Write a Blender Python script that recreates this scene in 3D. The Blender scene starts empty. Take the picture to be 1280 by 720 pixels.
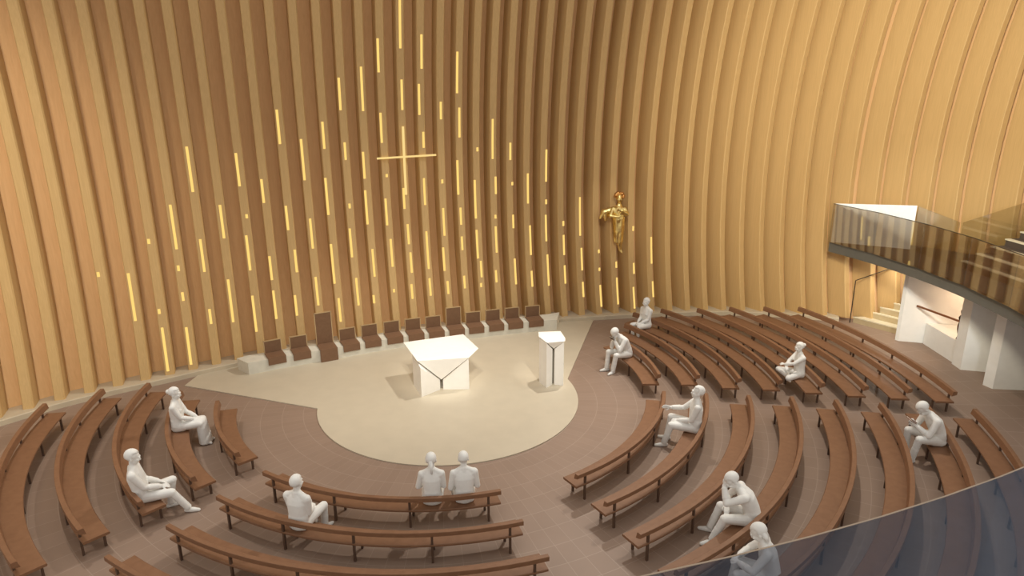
import bpy, bmesh, math, random
from mathutils import Vector, Matrix, Quaternion
random.seed(7)
PI = math.pi
SC = bpy.context.scene
COL = SC.collection

# ------------------------------------------------------------------ materials
def lin(h):
    out = []
    for v in h:
        v /= 255.0
        out.append(v/12.92 if v <= .04045 else ((v+.055)/1.055)**2.4)
    return (*out, 1)

def new_mat(name):
    m = bpy.data.materials.new(name); m.use_nodes = True
    nt = m.node_tree
    for n in list(nt.nodes): nt.nodes.remove(n)
    o = nt.nodes.new('ShaderNodeOutputMaterial')
    return m, nt, o

def N(nt, t, **kw):
    n = nt.nodes.new(t)
    for k, v in kw.items():
        if hasattr(n, k): setattr(n, k, v)
        else: n.inputs[k].default_value = v
    return n

def wood(name, c1, c2, rough=.55, scale=(9, 9, .5), coord='Object', spec=.3, bump=.0):
    m, nt, o = new_mat(name); L = nt.links.new
    b = N(nt, 'ShaderNodeBsdfPrincipled'); b.inputs['Roughness'].default_value = rough
    b.inputs['Specular IOR Level'].default_value = spec
    tc = N(nt, 'ShaderNodeTexCoord'); mp = N(nt, 'ShaderNodeMapping'); mp.inputs['Scale'].default_value = scale
    L(tc.outputs[coord], mp.inputs['Vector'])
    n1 = N(nt, 'ShaderNodeTexNoise'); n1.inputs['Scale'].default_value = 3; n1.inputs['Detail'].default_value = 6
    n1.inputs['Distortion'].default_value = .6
    L(mp.outputs[0], n1.inputs['Vector'])
    r = N(nt, 'ShaderNodeValToRGB'); r.color_ramp.elements[0].position = .3; r.color_ramp.elements[1].position = .7
    r.color_ramp.elements[0].color = lin(c1); r.color_ramp.elements[1].color = lin(c2)
    L(n1.outputs[0], r.inputs[0]); L(r.outputs[0], b.inputs['Base Color']); L(b.outputs[0], o.inputs[0])
    return m

def plain(name, c, rough=.6, metal=0.0, spec=.4, var=.05, nscale=6):
    m, nt, o = new_mat(name); L = nt.links.new
    b = N(nt, 'ShaderNodeBsdfPrincipled'); b.inputs['Roughness'].default_value = rough
    b.inputs['Metallic'].default_value = metal; b.inputs['Specular IOR Level'].default_value = spec
    tc = N(nt, 'ShaderNodeTexCoord'); n1 = N(nt, 'ShaderNodeTexNoise'); n1.inputs['Scale'].default_value = nscale
    n1.inputs['Detail'].default_value = 4
    L(tc.outputs['Object'], n1.inputs['Vector'])
    r = N(nt, 'ShaderNodeValToRGB')
    lc = lin(c)
    r.color_ramp.elements[0].color = (*[v*(1-var) for v in lc[:3]], 1)
    r.color_ramp.elements[1].color = (*[min(1, v*(1+var)) for v in lc[:3]], 1)
    r.color_ramp.elements[0].position = .35; r.color_ramp.elements[1].position = .65
    L(n1.outputs[0], r.inputs[0]); L(r.outputs[0], b.inputs['Base Color']); L(b.outputs[0], o.inputs[0])
    return m

def emit(name, c, s):
    m, nt, o = new_mat(name)
    e = N(nt, 'ShaderNodeEmission'); e.inputs[0].default_value = lin(c); e.inputs[1].default_value = s
    nt.links.new(e.outputs[0], o.inputs[0])
    return m

def glass(name, tint, gloss=(1, 1, 1), base=.05, k=.8):
    m, nt, o = new_mat(name); L = nt.links.new
    t = N(nt, 'ShaderNodeBsdfTransparent'); t.inputs[0].default_value = (*tint, 1)
    g = N(nt, 'ShaderNodeBsdfGlossy'); g.inputs['Roughness'].default_value = .02
    g.inputs['Color'].default_value = (*gloss, 1)
    lw = N(nt, 'ShaderNodeLayerWeight'); lw.inputs['Blend'].default_value = .5
    pw = N(nt, 'ShaderNodeMath', operation='POWER'); L(lw.outputs['Facing'], pw.inputs[0]); pw.inputs[1].default_value = 4.0
    f = N(nt, 'ShaderNodeMath', operation='MULTIPLY_ADD'); L(pw.outputs[0], f.inputs[0]); f.inputs[1].default_value = k; f.inputs[2].default_value = base
    mx = N(nt, 'ShaderNodeMixShader')
    L(f.outputs[0], mx.inputs[0]); L(t.outputs[0], mx.inputs[1]); L(g.outputs[0], mx.inputs[2]); L(mx.outputs[0], o.inputs[0])
    return m

def floor_mat(name):
    """stone planks laid in rings round the altar"""
    m, nt, o = new_mat(name); L = nt.links.new
    b = N(nt, 'ShaderNodeBsdfPrincipled'); b.inputs['Roughness'].default_value = .5
    b.inputs['Specular IOR Level'].default_value = .35
    tc = N(nt, 'ShaderNodeTexCoord'); sx = N(nt, 'ShaderNodeSeparateXYZ'); L(tc.outputs['Object'], sx.inputs[0])
    at = N(nt, 'ShaderNodeMath', operation='ARCTAN2'); L(sx.outputs[1], at.inputs[0]); L(sx.outputs[0], at.inputs[1])
    ml = N(nt, 'ShaderNodeMath', operation='MULTIPLY'); L(at.outputs[0], ml.inputs[0]); ml.inputs[1].default_value = 9.0
    ln = N(nt, 'ShaderNodeVectorMath', operation='LENGTH')
    cx = N(nt, 'ShaderNodeCombineXYZ'); L(sx.outputs[0], cx.inputs[0]); L(sx.outputs[1], cx.inputs[1]); L(cx.outputs[0], ln.inputs[0])
    cv = N(nt, 'ShaderNodeCombineXYZ'); L(ln.outputs['Value'], cv.inputs[0]); L(ml.outputs[0], cv.inputs[1])
    br = N(nt, 'ShaderNodeTexBrick')
    br.inputs['Scale'].default_value = 1.0
    br.inputs['Brick Width'].default_value = .5115; br.inputs['Row Height'].default_value = .46
    br.inputs['Mortar Size'].default_value = .008; br.inputs['Mortar Smooth'].default_value = .3
    br.offset = 0.0
    br.inputs['Color1'].default_value = lin(FLOOR_A); br.inputs['Color2'].default_value = lin(FLOOR_B); br.inputs['Mortar'].default_value = lin(FLOOR_M)
    L(cv.outputs[0], br.inputs['Vector'])
    n1 = N(nt, 'ShaderNodeTexNoise'); n1.inputs['Scale'].default_value = 1.3; n1.inputs['Detail'].default_value = 8
    L(tc.outputs['Object'], n1.inputs['Vector'])
    mr = N(nt, 'ShaderNodeMapRange'); mr.inputs['To Min'].default_value = .92; mr.inputs['To Max'].default_value = 1.08
    L(n1.outputs[0], mr.inputs['Value'])
    mx = N(nt, 'ShaderNodeMix', data_type='RGBA', blend_type='MULTIPLY'); mx.inputs['Factor'].default_value = 1
    L(br.outputs['Color'], mx.inputs['A'])
    cc = N(nt, 'ShaderNodeCombineColor'); [L(mr.outputs[0], cc.inputs[i]) for i in range(3)]
    L(cc.outputs[0], mx.inputs['B'])
    L(mx.outputs['Result'], b.inputs['Base Color']); L(b.outputs[0], o.inputs[0])
    return m

FLOOR_A, FLOOR_B, FLOOR_M = (149, 127, 112), (145, 123, 108), (162, 142, 127)
M = dict(
    rib=wood('rib_wood', (198, 164, 112), (208, 174, 121), .6, (14, 14, .35)),
    shell=wood('shell_wood', (224, 182, 132), (232, 191, 141), .65, (8, 8, .4)),
    pew=wood('pew_wood', (127, 91, 66), (137, 100, 74), .5, (2, 2, 6)),
    seat=wood('chair_leather', (120, 90, 68), (128, 97, 74), .5, (3, 3, 3)),
    back=wood('chair_back', (116, 87, 64), (124, 94, 70), .55, (3, 3, 3)),
    leg=plain('dark_leg', (92, 70, 56), .5),
    floor=floor_mat('floor_stone'),
    glass3=glass('stair_side_glass', (.84, .84, .80), (1, 1, 1), .06),
    dais=plain('dais_stone', (196, 185, 164), .5, var=.022, nscale=2.2),
    curb=plain('curb_stone', (196, 182, 158), .6, var=.05, nscale=3),
    bench=plain('bench_stone', (216, 212, 198), .6, var=.04, nscale=5),
    white=plain('white_stone', (240, 236, 228), .45, var=.015),
    gap=plain('dark_joint', (140, 134, 122), .7),
    figure=plain('white_figure', (236, 235, 231), .75, spec=.2, var=.02, nscale=12),
    gold=plain('gold', (248, 212, 142), .32, metal=1.0, var=.25, nscale=5),
    copper=plain('copper', (190, 138, 82), .38, metal=1.0, var=.2, nscale=8),
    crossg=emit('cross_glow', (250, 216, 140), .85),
    slot=emit('slot_glow', (255, 212, 120), .90),
    pier=plain('pier_white', (238, 238, 236), .6, var=.015),
    slab=plain('slab_grey', (96, 94, 88), .6, var=.04),
    soffit=plain('soffit', (200, 198, 192), .7),
    step=plain('step_pale', (216, 206, 180), .6),
    riser=plain('riser_dark', (84, 72, 62), .6),
    riser2=plain('riser_tan', (186, 168, 134), .6),
    steel=plain('dark_steel', (62, 58, 52), .4, metal=.6),
    bright=plain('bright_steel', (205, 180, 140), .35, metal=.5),
    rail_wood=plain('rail_wood', (132, 84, 54), .5),
    bronze=plain('bronze', (84, 62, 44), .4, metal=.7, var=.2),
    book=plain('book_cover', (110, 54, 42), .6),
    paper=plain('paper', (225, 215, 195), .8),
    panel=plain('white_panel', (250, 251, 252), .5),
    glass=glass('balcony_glass', (.66, .67, .70), (.62, .8, 1.0), .10),  # blue of the reflected surroundings is put into the gloss colour
    glass2=glass('mezzanine_glass', (.74, .73, .70), (1, 1, 1), .30),
    edge=plain('glass_edge', (170, 150, 130), .3),
    deck=plain('deck', (140, 141, 148), .6),  # unseen floor, tone chosen to tint the reflection in the railing glass
)

# ------------------------------------------------------------------ helpers
def tag(o, label=None, cat=None, group=None, kind=None):
    if label: o['label'] = label
    if cat: o['category'] = cat
    if group: o['group'] = group
    if kind: o['kind'] = kind
    return o

def thing(name, label, cat, loc=(0, 0, 0), rz=0, group=None):
    o = bpy.data.objects.new(name, None); COL.objects.link(o)
    o.location = loc; o.rotation_euler = (0, 0, rz); o.empty_display_size = .2
    return tag(o, label, cat, group)

def obj(name, bm, mat, parent=None, smooth=False, loc=None, rz=None):
    me = bpy.data.meshes.new(name)
    bmesh.ops.recalc_face_normals(bm, faces=bm.faces)
    bm.to_mesh(me); bm.free()
    for mm in (mat if isinstance(mat, (list, tuple)) else [mat]): me.materials.append(mm)
    if smooth:
        for p in me.polygons: p.use_smooth = True
    o = bpy.data.objects.new(name, me); COL.objects.link(o)
    if parent: o.parent = parent
    if loc: o.location = loc
    if rz is not None: o.rotation_euler = (0, 0, rz)
    return o

def box(bm, x0, x1, y0, y1, z0, z1, mi=0):
    vs = [bm.verts.new(p) for p in ((x0,y0,z0),(x1,y0,z0),(x1,y1,z0),(x0,y1,z0),(x0,y0,z1),(x1,y0,z1),(x1,y1,z1),(x0,y1,z1))]
    for f in ((0,3,2,1),(4,5,6,7),(0,1,5,4),(1,2,6,5),(2,3,7,6),(3,0,4,7)):
        bm.faces.new([vs[i] for i in f]).material_index = mi
    return vs

def prism(bm, pts, z0, z1, mi=0, mitop=None):
    """pts: plan polygon; z0/z1 numbers or lists"""
    n = len(pts)
    za = z0 if isinstance(z0, (list, tuple)) else [z0]*n
    zb = z1 if isinstance(z1, (list, tuple)) else [z1]*n
    a = [bm.verts.new((p[0], p[1], z)) for p, z in zip(pts, za)]
    b = [bm.verts.new((p[0], p[1], z)) for p, z in zip(pts, zb)]
    bm.faces.new(a[::-1]).material_index = mi
    bm.faces.new(b).material_index = mi if mitop is None else mitop
    for i in range(n):
        j = (i+1) % n
        bm.faces.new((a[i], a[j], b[j], b[i])).material_index = mi
    return a, b

def bar(bm, p, q, w, h=None, up=(0, 0, 1)):
    p, q = Vector(p), Vector(q); d = (q-p).normalized(); u = Vector(up)
    if abs(d.dot(u)) > .99: u = Vector((0, 1, 0))
    s = d.cross(u).normalized(); u = s.cross(d).normalized(); h = h or w
    vs = []
    for c in (p, q):
        for a, b in ((-1,-1),(1,-1),(1,1),(-1,1)): vs.append(bm.verts.new(c + s*a*w/2 + u*b*h/2))
    for f in ((0,1,2,3),(7,6,5,4),(0,4,5,1),(1,5,6,2),(2,6,7,3),(3,7,4,0)): bm.faces.new([vs[i] for i in f])

def sweep(bm, secs, cap=True):
    """secs: list of rings (same count) of Vectors"""
    rings = [[bm.verts.new(p) for p in r] for r in secs]
    n = len(rings[0])
    for a, b in zip(rings, rings[1:]):
        for i in range(n):
            j = (i+1) % n
            bm.faces.new((a[i], a[j], b[j], b[i]))
    if cap:
        bm.faces.new(rings[0][::-1]); bm.faces.new(rings[-1])

def bevel(bm, w=.01, seg=2):
    bmesh.ops.bevel(bm, geom=[e for e in bm.edges if len(e.link_faces) == 2 and e.calc_face_angle(0) > .5], offset=w, segments=seg, affect='EDGES', profile=.5)

ORD = ['', 'first', 'second', 'third', 'fourth', 'fifth', 'sixth', 'seventh', 'eighth', 'ninth', 'tenth', 'eleventh', 'twelfth', 'thirteenth', 'fourteenth', 'fifteenth', 'sixteenth', 'seventeenth', 'eighteenth', 'nineteenth', 'twentieth']
def ordinal(n):
    if n <= 20: return ORD[n]
    t = {2: 'twenty', 3: 'thirty', 4: 'forty'}[n//10]
    if n % 10 == 0: return t[:-1] + 'ieth'
    return t + '-' + ORD[n % 10]
NUM = ['no', 'one', 'two', 'three', 'four', 'five', 'six', 'seven']
SLOTS = [(6, 3.16, 3.29, -0.055), (7, 1.82, 3.15, -0.04), (8, 0.26, 1.51, -0.035), (8, 1.9, 2.04, -0.048), (8, 3.87, 4.01, -0.049), (9, 0.3, 1.39, -0.038), (9, 2.15, 2.4, -0.016), (9, 3.01, 3.17, -0.027), (9, 3.63, 4.88, -0.003), (10, 1.35, 1.79, -0.003), (10, 2.88, 3.83, -0.001), (10, 5.17, 6.42, -0.018), (11, 1.28, 2.56, -0.034), (11, 3.77, 4.74, 0.002), (12, 0.87, 1.97, -0.072), (12, 2.73, 3.78, -0.042), (12, 4.28, 4.4, 0.034), (12, 5.22, 6.17, -0.058), (13, 1.15, 2.03, -0.074), (13, 2.35, 3.08, -0.074), (13, 4.68, 5.38, -0.059), (14, 1.15, 1.79, -0.074), (14, 2.49, 3.19, 0.061), (14, 3.8, 4.54, -0.064), (14, 6.36, 7.34, -0.05), (15, 1.37, 2.27, -0.014), (15, 3.16, 4.09, -0.008), (15, 5.26, 6.48, -0.059), (16, 0.75, 1.51, -0.01), (16, 1.98, 3.24, -0.084), (16, 4.15, 5.29, -0.078), (16, 6.16, 6.96, -0.036), (17, 1.19, 2.08, 0.005), (17, 2.75, 3.67, -0.06), (17, 4.3, 4.45, -0.005), (17, 5.8, 6.33, -0.017), (17, 7.28, 8.21, -0.071), (18, 1.19, 1.46, -0.085), (18, 2.05, 2.95, 0.004), (18, 3.75, 4.83, -0.083), (18, 5.19, 6.02, -0.073), (18, 7.24, 8.52, 0.002), (19, 1.47, 1.58, -0.007), (19, 2.31, 3.22, 0.016), (19, 3.67, 4.53, -0.059), (19, 5.2, 5.3, 0.026), (19, 6.27, 7.18, -0.072), (19, 8.36, 9.31, -0.077), (20, 1.19, 1.68, -0.015), (20, 2.05, 2.73, 0.033), (20, 3.0, 3.66, 0.004), (20, 4.16, 4.83, -0.065), (20, 7.25, 8.15, 0.011), (20, 9.04, 10.61, -0.006), (21, 1.23, 1.82, -0.006), (21, 2.13, 3.38, -0.005), (21, 4.24, 5.11, 0.006), (21, 6.07, 6.57, 0.04), (21, 7.09, 8.02, -0.068), (21, 8.46, 9.44, 0.026), (22, 1.23, 1.67, -0.013), (22, 2.02, 2.81, -0.085), (22, 3.19, 4.11, -0.013), (22, 4.91, 5.04, -0.004), (22, 6.94, 7.48, 0.006), (23, 1.37, 1.8, -0.035), (23, 2.67, 3.13, -0.033), (23, 3.52, 4.09, -0.032), (23, 4.52, 5.64, -0.085), (23, 6.36, 7.29, 0.001), (23, 7.73, 8.96, -0.074), (24, 1.37, 1.51, -0.027), (24, 1.7, 2.26, 0.014), (24, 2.35, 3.32, -0.078), (24, 3.7, 4.98, -0.083), (24, 5.9, 6.03, 0.029), (25, 1.49, 1.91, -0.044), (25, 2.5, 3.4, 0.026), (25, 3.66, 3.79, 0.033), (25, 4.48, 5.06, 0.071), (25, 5.64, 6.92, -0.026), (26, 1.37, 2.26, 0.085), (26, 3.3, 3.76, 0.085), (26, 4.75, 4.86, 0.079), (26, 5.59, 6.15, 0.012), (27, 1.25, 1.8, 0.077), (27, 2.35, 3.37, 0.085), (27, 4.12, 5.13, 0.029), (28, 1.25, 2.34, 0.085), (28, 2.8, 3.71, 0.064), (28, 4.07, 4.23, 0.085), (28, 4.83, 5.9, 0.085), (29, 1.29, 1.93, 0.085), (29, 2.29, 2.99, 0.085), (29, 3.3, 3.47, 0.085), (30, 0.78, 1.31, 0.085), (30, 1.72, 2.51, 0.085), (30, 2.94, 4.27, 0.048), (31, 0.4, 1.17, 0.085), (31, 1.67, 1.78, 0.085), (31, 2.3, 2.42, 0.085), (32, 0.45, 1.4, 0.085), (32, 1.75, 1.97, 0.085), (33, 0.28, 1.05, 0.031), (33, 1.51, 1.9, 0.085), (33, 3.03, 3.2, 0.085), (34, 0.65, 1.22, 0.085), (34, 1.85, 2.8, 0.068)]
RIBS = [12.75, 13.47, 14.17, 14.86, 15.56, 16.24, 16.92, 17.6, 18.22, 18.84, 19.48, 20.12, 20.78, 21.4, 22.02, 22.64, 23.28, 23.88, 24.48, 25.08, 25.68, 26.29, 26.9, 27.5, 28.06, 28.62, 29.18, 29.76, 30.34, 30.94, 31.57, 32.2, 32.82, 33.46, 34.13, 34.8, 35.46, 36.11, 36.77, 37.44, 38.12, 38.8, 39.5, 40.2, 40.92, 41.72, 42.48, 43.24, 44.0, 44.76, 45.52, 46.28, 47.04, 47.8]
# ------------------------------------------------------------------ timber wall
CP = [(-18.2,-12),(-17.2,-8.5),(-15.4,-4.9),(-13.1,-2.0),(-10.95,-.1),(-10.04,.71),(-8.91,1.44),(-7.75,2.06),(-6.67,2.67),(-5.4,3.32),(-3.8,4.0),(-1.9,4.65),(.2,5.15),(2.3,5.48),(4.4,5.66),(6.4,5.77),(8.8,5.77),(10.4,5.6),(11.7,5.28),(12.9,4.86),(14.0,4.36),(15.2,3.65),(16.5,2.6),(17.8,1.2),(18.9,-.6),(19.7,-2.6),(20.2,-5)]
def catmull(P, n=40):
    Q = [Vector((2*P[0][0]-P[1][0], 2*P[0][1]-P[1][1]))] + [Vector(p) for p in P] + [Vector((2*P[-1][0]-P[-2][0], 2*P[-1][1]-P[-2][1]))]
    out = []
    for i in range(1, len(Q)-2):
        a, b, d, e = Q[i-1], Q[i], Q[i+1], Q[i+2]
        for k in range(n):
            t = k/n
            out.append(.5*(2*b+(d-a)*t+(2*a-5*b+4*d-e)*t*t+(3*b-a-3*d+e)*t**3))
    out.append(Vector(P[-1])); return out
WC = catmull(CP)
WL = [0.0]
for a, b in zip(WC, WC[1:]): WL.append(WL[-1]+(b-a).length)
def wall_at(s):
    lo, hi = 0, len(WL)-1
    while hi-lo > 1:
        m = (lo+hi)//2
        if WL[m] <= s: lo = m
        else: hi = m
    t = (s-WL[lo])/max(1e-9, WL[hi]-WL[lo])
    return WC[lo].lerp(WC[hi], min(1, max(0, t)))
def interp(x, xs, ys):
    if x <= xs[0]: return ys[0]
    for a, b, c, d in zip(xs, xs[1:], ys, ys[1:]):
        if x <= b: return c+(d-c)*(x-a)/(b-a)
    return ys[-1]
def fin_axis(x):
    a = math.radians(interp(x, [-11,-4,4,8,12,15,18,20], [14,15,18,22,28,24,10,-15]))
    return Vector((math.sin(a), -math.cos(a)))
def lean_axis(x):
    a = math.radians(interp(x, [-11,-4,4,8,13,19], [14,15,18,22,30,48]))
    return Vector((math.sin(a), -math.cos(a)))
def bulge(z): return .5*(1-((z-5.2)/5.2)**2)
def rib_front(s, z, u=0.0, depth=0.0):
    q = wall_at(s); ax = fin_axis(q.x); t = Vector((-ax.y, ax.x))
    b = q - lean_axis(q.x)*bulge(z) - ax*depth + t*u
    return Vector((b.x, b.y, z))
ZTOP = 14.0
ZS = [.15 + (ZTOP-.15)*i/18 for i in range(19)]
RIB_W = .25
def rib_d(s): return interp(wall_at(s).x, [0, 8], [.46, .62])
CROSS_RIB = 20
NR = len(RIBS)
RIBS += [12.05, 11.36, 10.66]
names = {}
for i, s in enumerate(RIBS):
    q = wall_at(s)
    base = Vector((q.x, q.y, .15))
    bm = bmesh.new()
    secs = []
    for z in ZS:
        h = RIB_W/2; ch = .03
        ring = [rib_front(s, z, -h, .02), rib_front(s, z, -h+.02, 0), rib_front(s, z, h-ch, 0), rib_front(s, z, h, ch*1.4), rib_front(s, z, h, rib_d(s)+.06), rib_front(s, z, -h, rib_d(s)+.06)]
        secs.append([p-base for p in ring])
    sweep(bm, secs)
    n = sum(1 for t in SLOTS if t[0] == i)
    d = i-CROSS_RIB if i < NR else -(CROSS_RIB+1+i-NR)
    lit = f'with {NUM[n]} glowing slot{"s" if n != 1 else ""}' if n else 'without slots'
    lab = (f'timber rib {lit} directly behind the gold cross' if d == 0 else
           f'timber rib {lit}, {ordinal(abs(d))} {"right" if d > 0 else "left"} of the rib behind the cross')
    r = obj('timber_rib', bm, M['rib'], loc=base)
    tag(r, lab, 'timber rib', 'timber ribs of the curved wall')
    for k, (ri, z0, z1, u) in enumerate(SLOTS):
        if ri != i: continue
        b2 = bmesh.new()
        nseg = max(1, int((z1-z0)/.4)); ss = []
        for j in range(nseg+1):
            z = z0+(z1-z0)*j/nseg
            ss.append([rib_front(s, z, u-.035, -.006)-base, rib_front(s, z, u+.035, -.006)-base, rib_front(s, z, u+.035, .02)-base, rib_front(s, z, u-.035, .02)-base])
        sweep(b2, ss)
        obj('light_slot', b2, M['slot'], r)

# boarded shell behind the ribs
bm = bmesh.new(); prev = None
S0, S1 = 6.0, WL[-1]-.2
nn = 120
def shell_pt(s, z, d): return rib_front(s, z, 0, d)
rows = []
for i in range(nn+1):
    s = S0+(S1-S0)*i/nn
    rows.append([[bm.verts.new(shell_pt(s, z, d)) for z in [0]+ZS[1:]] for d in (rib_d(s)+.04, rib_d(s)+.19)])
for a, b in zip(rows, rows[1:]):
    for k in range(len(ZS)-1):
        bm.faces.new((a[0][k], b[0][k], b[0][k+1], a[0][k+1]))
        bm.faces.new((b[1][k], a[1][k], a[1][k+1], b[1][k+1]))
    bm.faces.new((a[0][-1], b[0][-1], b[1][-1], a[1][-1]))
tag(obj('wall_back', bm, M['shell'], smooth=True), 'curved boarded wall behind the timber ribs', 'wall', kind='structure')

# pale curb on which the ribs stand
bm = bmesh.new(); ra, rb, rc = [], [], []
sc_ = [S0+(40.6-S0)*i/100 for i in range(101)]
def cpt(s, d, z):
    q = wall_at(s); e = .05
    t = (wall_at(s+e)-wall_at(s-e)).normalized(); n = Vector((t.y, -t.x))
    p = q+n*d
    return Vector((p.x, p.y, z))
prof = [(-1.0, -.02), (.17, -.02), (.17, .13), (.15, .15), (-1.0, .15)]
sweep(bm, [[cpt(s, d, z) for d, z in prof] for s in sc_])
tag(obj('trim_1', bm, M['curb']), 'pale stone curb under the timber ribs', 'curb', kind='structure')

# ------------------------------------------------------------------ floor
bm = bmesh.new()
vs = [bm.verts.new((x, y, 0)) for x, y in ((-24,-26),(26,-26),(26,9),(-24,9))]; bm.faces.new(vs)
tag(obj('floor', bm, M['floor']), 'brown stone plank floor laid round the altar', 'floor', kind='structure')

bm = bmesh.new()
pts = []
for s in [16.9+(33.0-16.9)*i/40 for i in range(41)]:
    p = cpt(s, .165, 0); pts.append((p.x, p.y))
pts = [p for p in pts if p[0] > -7.2 and p[0] < 5.4]
poly = [(-7.13, 1.62)]
a0, a1 = math.atan2(-.27+.01, -3.25-.18), math.atan2(.72+.01, 3.48-.18)
a0 = a0 if a0 > 0 else a0+2*PI
poly += [(.18+3.42*math.cos(a0+(a1+2*PI-a0)*k/60), -.01+3.42*math.sin(a0+(a1+2*PI-a0)*k/60)) for k in range(61)]
poly += [(5.35, 5.50)]
poly += pts[::-1]
prism(bm, poly, 0, .025)
tag(obj('platform', bm, M['dais']), 'pale stone platform with rounded front under the altar', 'platform', kind='structure')

# ------------------------------------------------------------------ pews
def arc_ring(R0, R1, z0, z1, a, o, ch=.012):
    c, s = math.cos(a), math.sin(a)
    prof = [(R0+ch, z0), (R1-ch, z0), (R1, z0+ch), (R1, z1-ch), (R1-ch, z1), (R0+ch, z1), (R0, z1-ch), (R0, z0+ch)]
    return [Vector((r*c-o[0], r*s-o[1], z)) for r, z in prof]
def make_pew(R0, a0, a1, label, group):
    a0, a1 = math.radians(a0), math.radians(a1)
    am = (a0+a1)/2; Rm = R0+.22
    o = (Rm*math.cos(am), Rm*math.sin(am))
    root = thing('pew', label, 'pew', (o[0], o[1], 0), 0, group)
    n = max(6, int(abs(a1-a0)*R0/.16))
    A = [a0+(a1-a0)*i/n for i in range(n+1)]
    bm = bmesh.new(); sweep(bm, [arc_ring(R0-.02, R0+.42, .335, .385, a, o) for a in A]); obj('seat', bm, M['pew'], root)
    bm = bmesh.new(); secs = []
    for a in A:
        c, sn = math.cos(a), math.sin(a)
        secs.append([Vector((r*c-o[0], r*sn-o[1], z)) for r, z in ((R0+.335, .525), (R0+.425, .555), (R0+.455, .575), (R0+.455, .652), (R0+.45, .657), (R0+.375, .657), (R0+.365, .65))])
    sweep(bm, secs); obj('back_rail', bm, M['pew'], root)
    Ln = (a1-a0)*R0; m = max(2, round((Ln-.5)/1.25)+1); e = .22/R0
    for k in range(m):
        a = a0+e+(a1-a0-2*e)*k/(m-1)
        c, s = math.cos(a), math.sin(a)
        for r, zt in ((R0+.03, .345), (R0+.395, .565)):
            bm = bmesh.new(); x, y = r*c-o[0], r*s-o[1]
            bar(bm, (x, y, 0), (x, y, zt), .04, .04, (c, s, 0)); obj('leg', bm, M['leg'], root)
        bm = bmesh.new(); bar(bm, ((R0+.03)*c-o[0], (R0+.03)*s-o[1], .315), ((R0+.375)*c-o[0], (R0+.375)*s-o[1], .315), .03, .04); obj('seat_bearer', bm, M['leg'], root)
    return root
SP = 1.023
R_C, R_R, R_U, R_L = 5.16, 5.33, 5.33, 5.13
U_lo = [-6.6,-7.1,-8.7,-9.2,-10.1,-10.8,-11.2,-11.6]; U_hi = [23.3,29.5,34.0,31.6,27.3,24.5,21.6,19.0]
R_hi = [-16.8,-16.4,-15.9,-15.4,-15.5,-15.6,-15.3,-15.7]; R_lo = [-63.5,-64.5,-65.3,-66,-66.5,-67,-67.4,-67.8]
C_lo = [-130.4,-130.5,-130.0,-130.4]; C_hi = [-79.4,-78.4,-77.7,-77.2]
L_lo = [188.6,181.3,176.4,178.4,182.8]; L_hi = [218.4,221,221.8,222.4,223.2]
for i in range(8):
    make_pew(R_U+SP*i, U_lo[i], U_hi[i], f'curved brown pew, {ordinal(i+1)} row from the altar in the right block by the timber wall', 'pews in the right block')
for i in range(8):
    make_pew(R_R+SP*i, R_lo[i], R_hi[i], f'curved brown pew, {ordinal(i+1)} row from the altar in the lower right block', 'pews in the lower right block')
for i in range(4):
    make_pew(R_C+SP*i, C_lo[i], C_hi[i], f'curved brown pew seen from behind, {ordinal(i+1)} row from the altar in the front centre block', 'pews in the front centre block')
for i in range(5):
    make_pew(R_L+SP*i, L_lo[i], L_hi[i], f'curved brown pew, {ordinal(i+1)} row from the altar in the left block', 'pews in the left block')

# ------------------------------------------------------------------ stone bench and chairs
FR = catmull([(-5.52,2.16),(-4.4,2.62),(-3.18,3.05),(-1.29,3.72),(1.29,4.29),(2.6,4.55),(3.92,4.74)], 10)
bm = bmesh.new(); back = []
for i, p in enumerate(FR):
    t = (FR[min(i+1, len(FR)-1)]-FR[max(i-1, 0)]).normalized(); n = Vector((-t.y, t.x))
    back.append(p+n*(.62 if 0 < i < len(FR)-1 else .55))
back[0] = FR[0]+Vector((-.42, .42)); back[-1] = FR[-1]+Vector((.22, .75))
poly = [(p.x, p.y) for p in FR]+[(p.x, p.y) for p in back[::-1]]
o = Vector((-.8, 3.9, .025))
prism(bm, [(x-o.x, y-o.y) for x, y in poly], 0, .355)
bevel(bm, .012, 1)
tag(obj('stone_bench', bm, M['bench'], loc=o), 'long pale stone bench carrying the brown chairs along the timber wall', 'bench')
CH = [(-4.91,2.77),(-4.24,3.08),(-3.5,3.32),(-2.86,3.6),(-2.2,3.82),(-1.52,4.03),(-.86,4.22),(-.21,4.38),(.45,4.54),(1.1,4.66),(1.77,4.80),(2.43,4.92),(3.14,5.03)]
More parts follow.
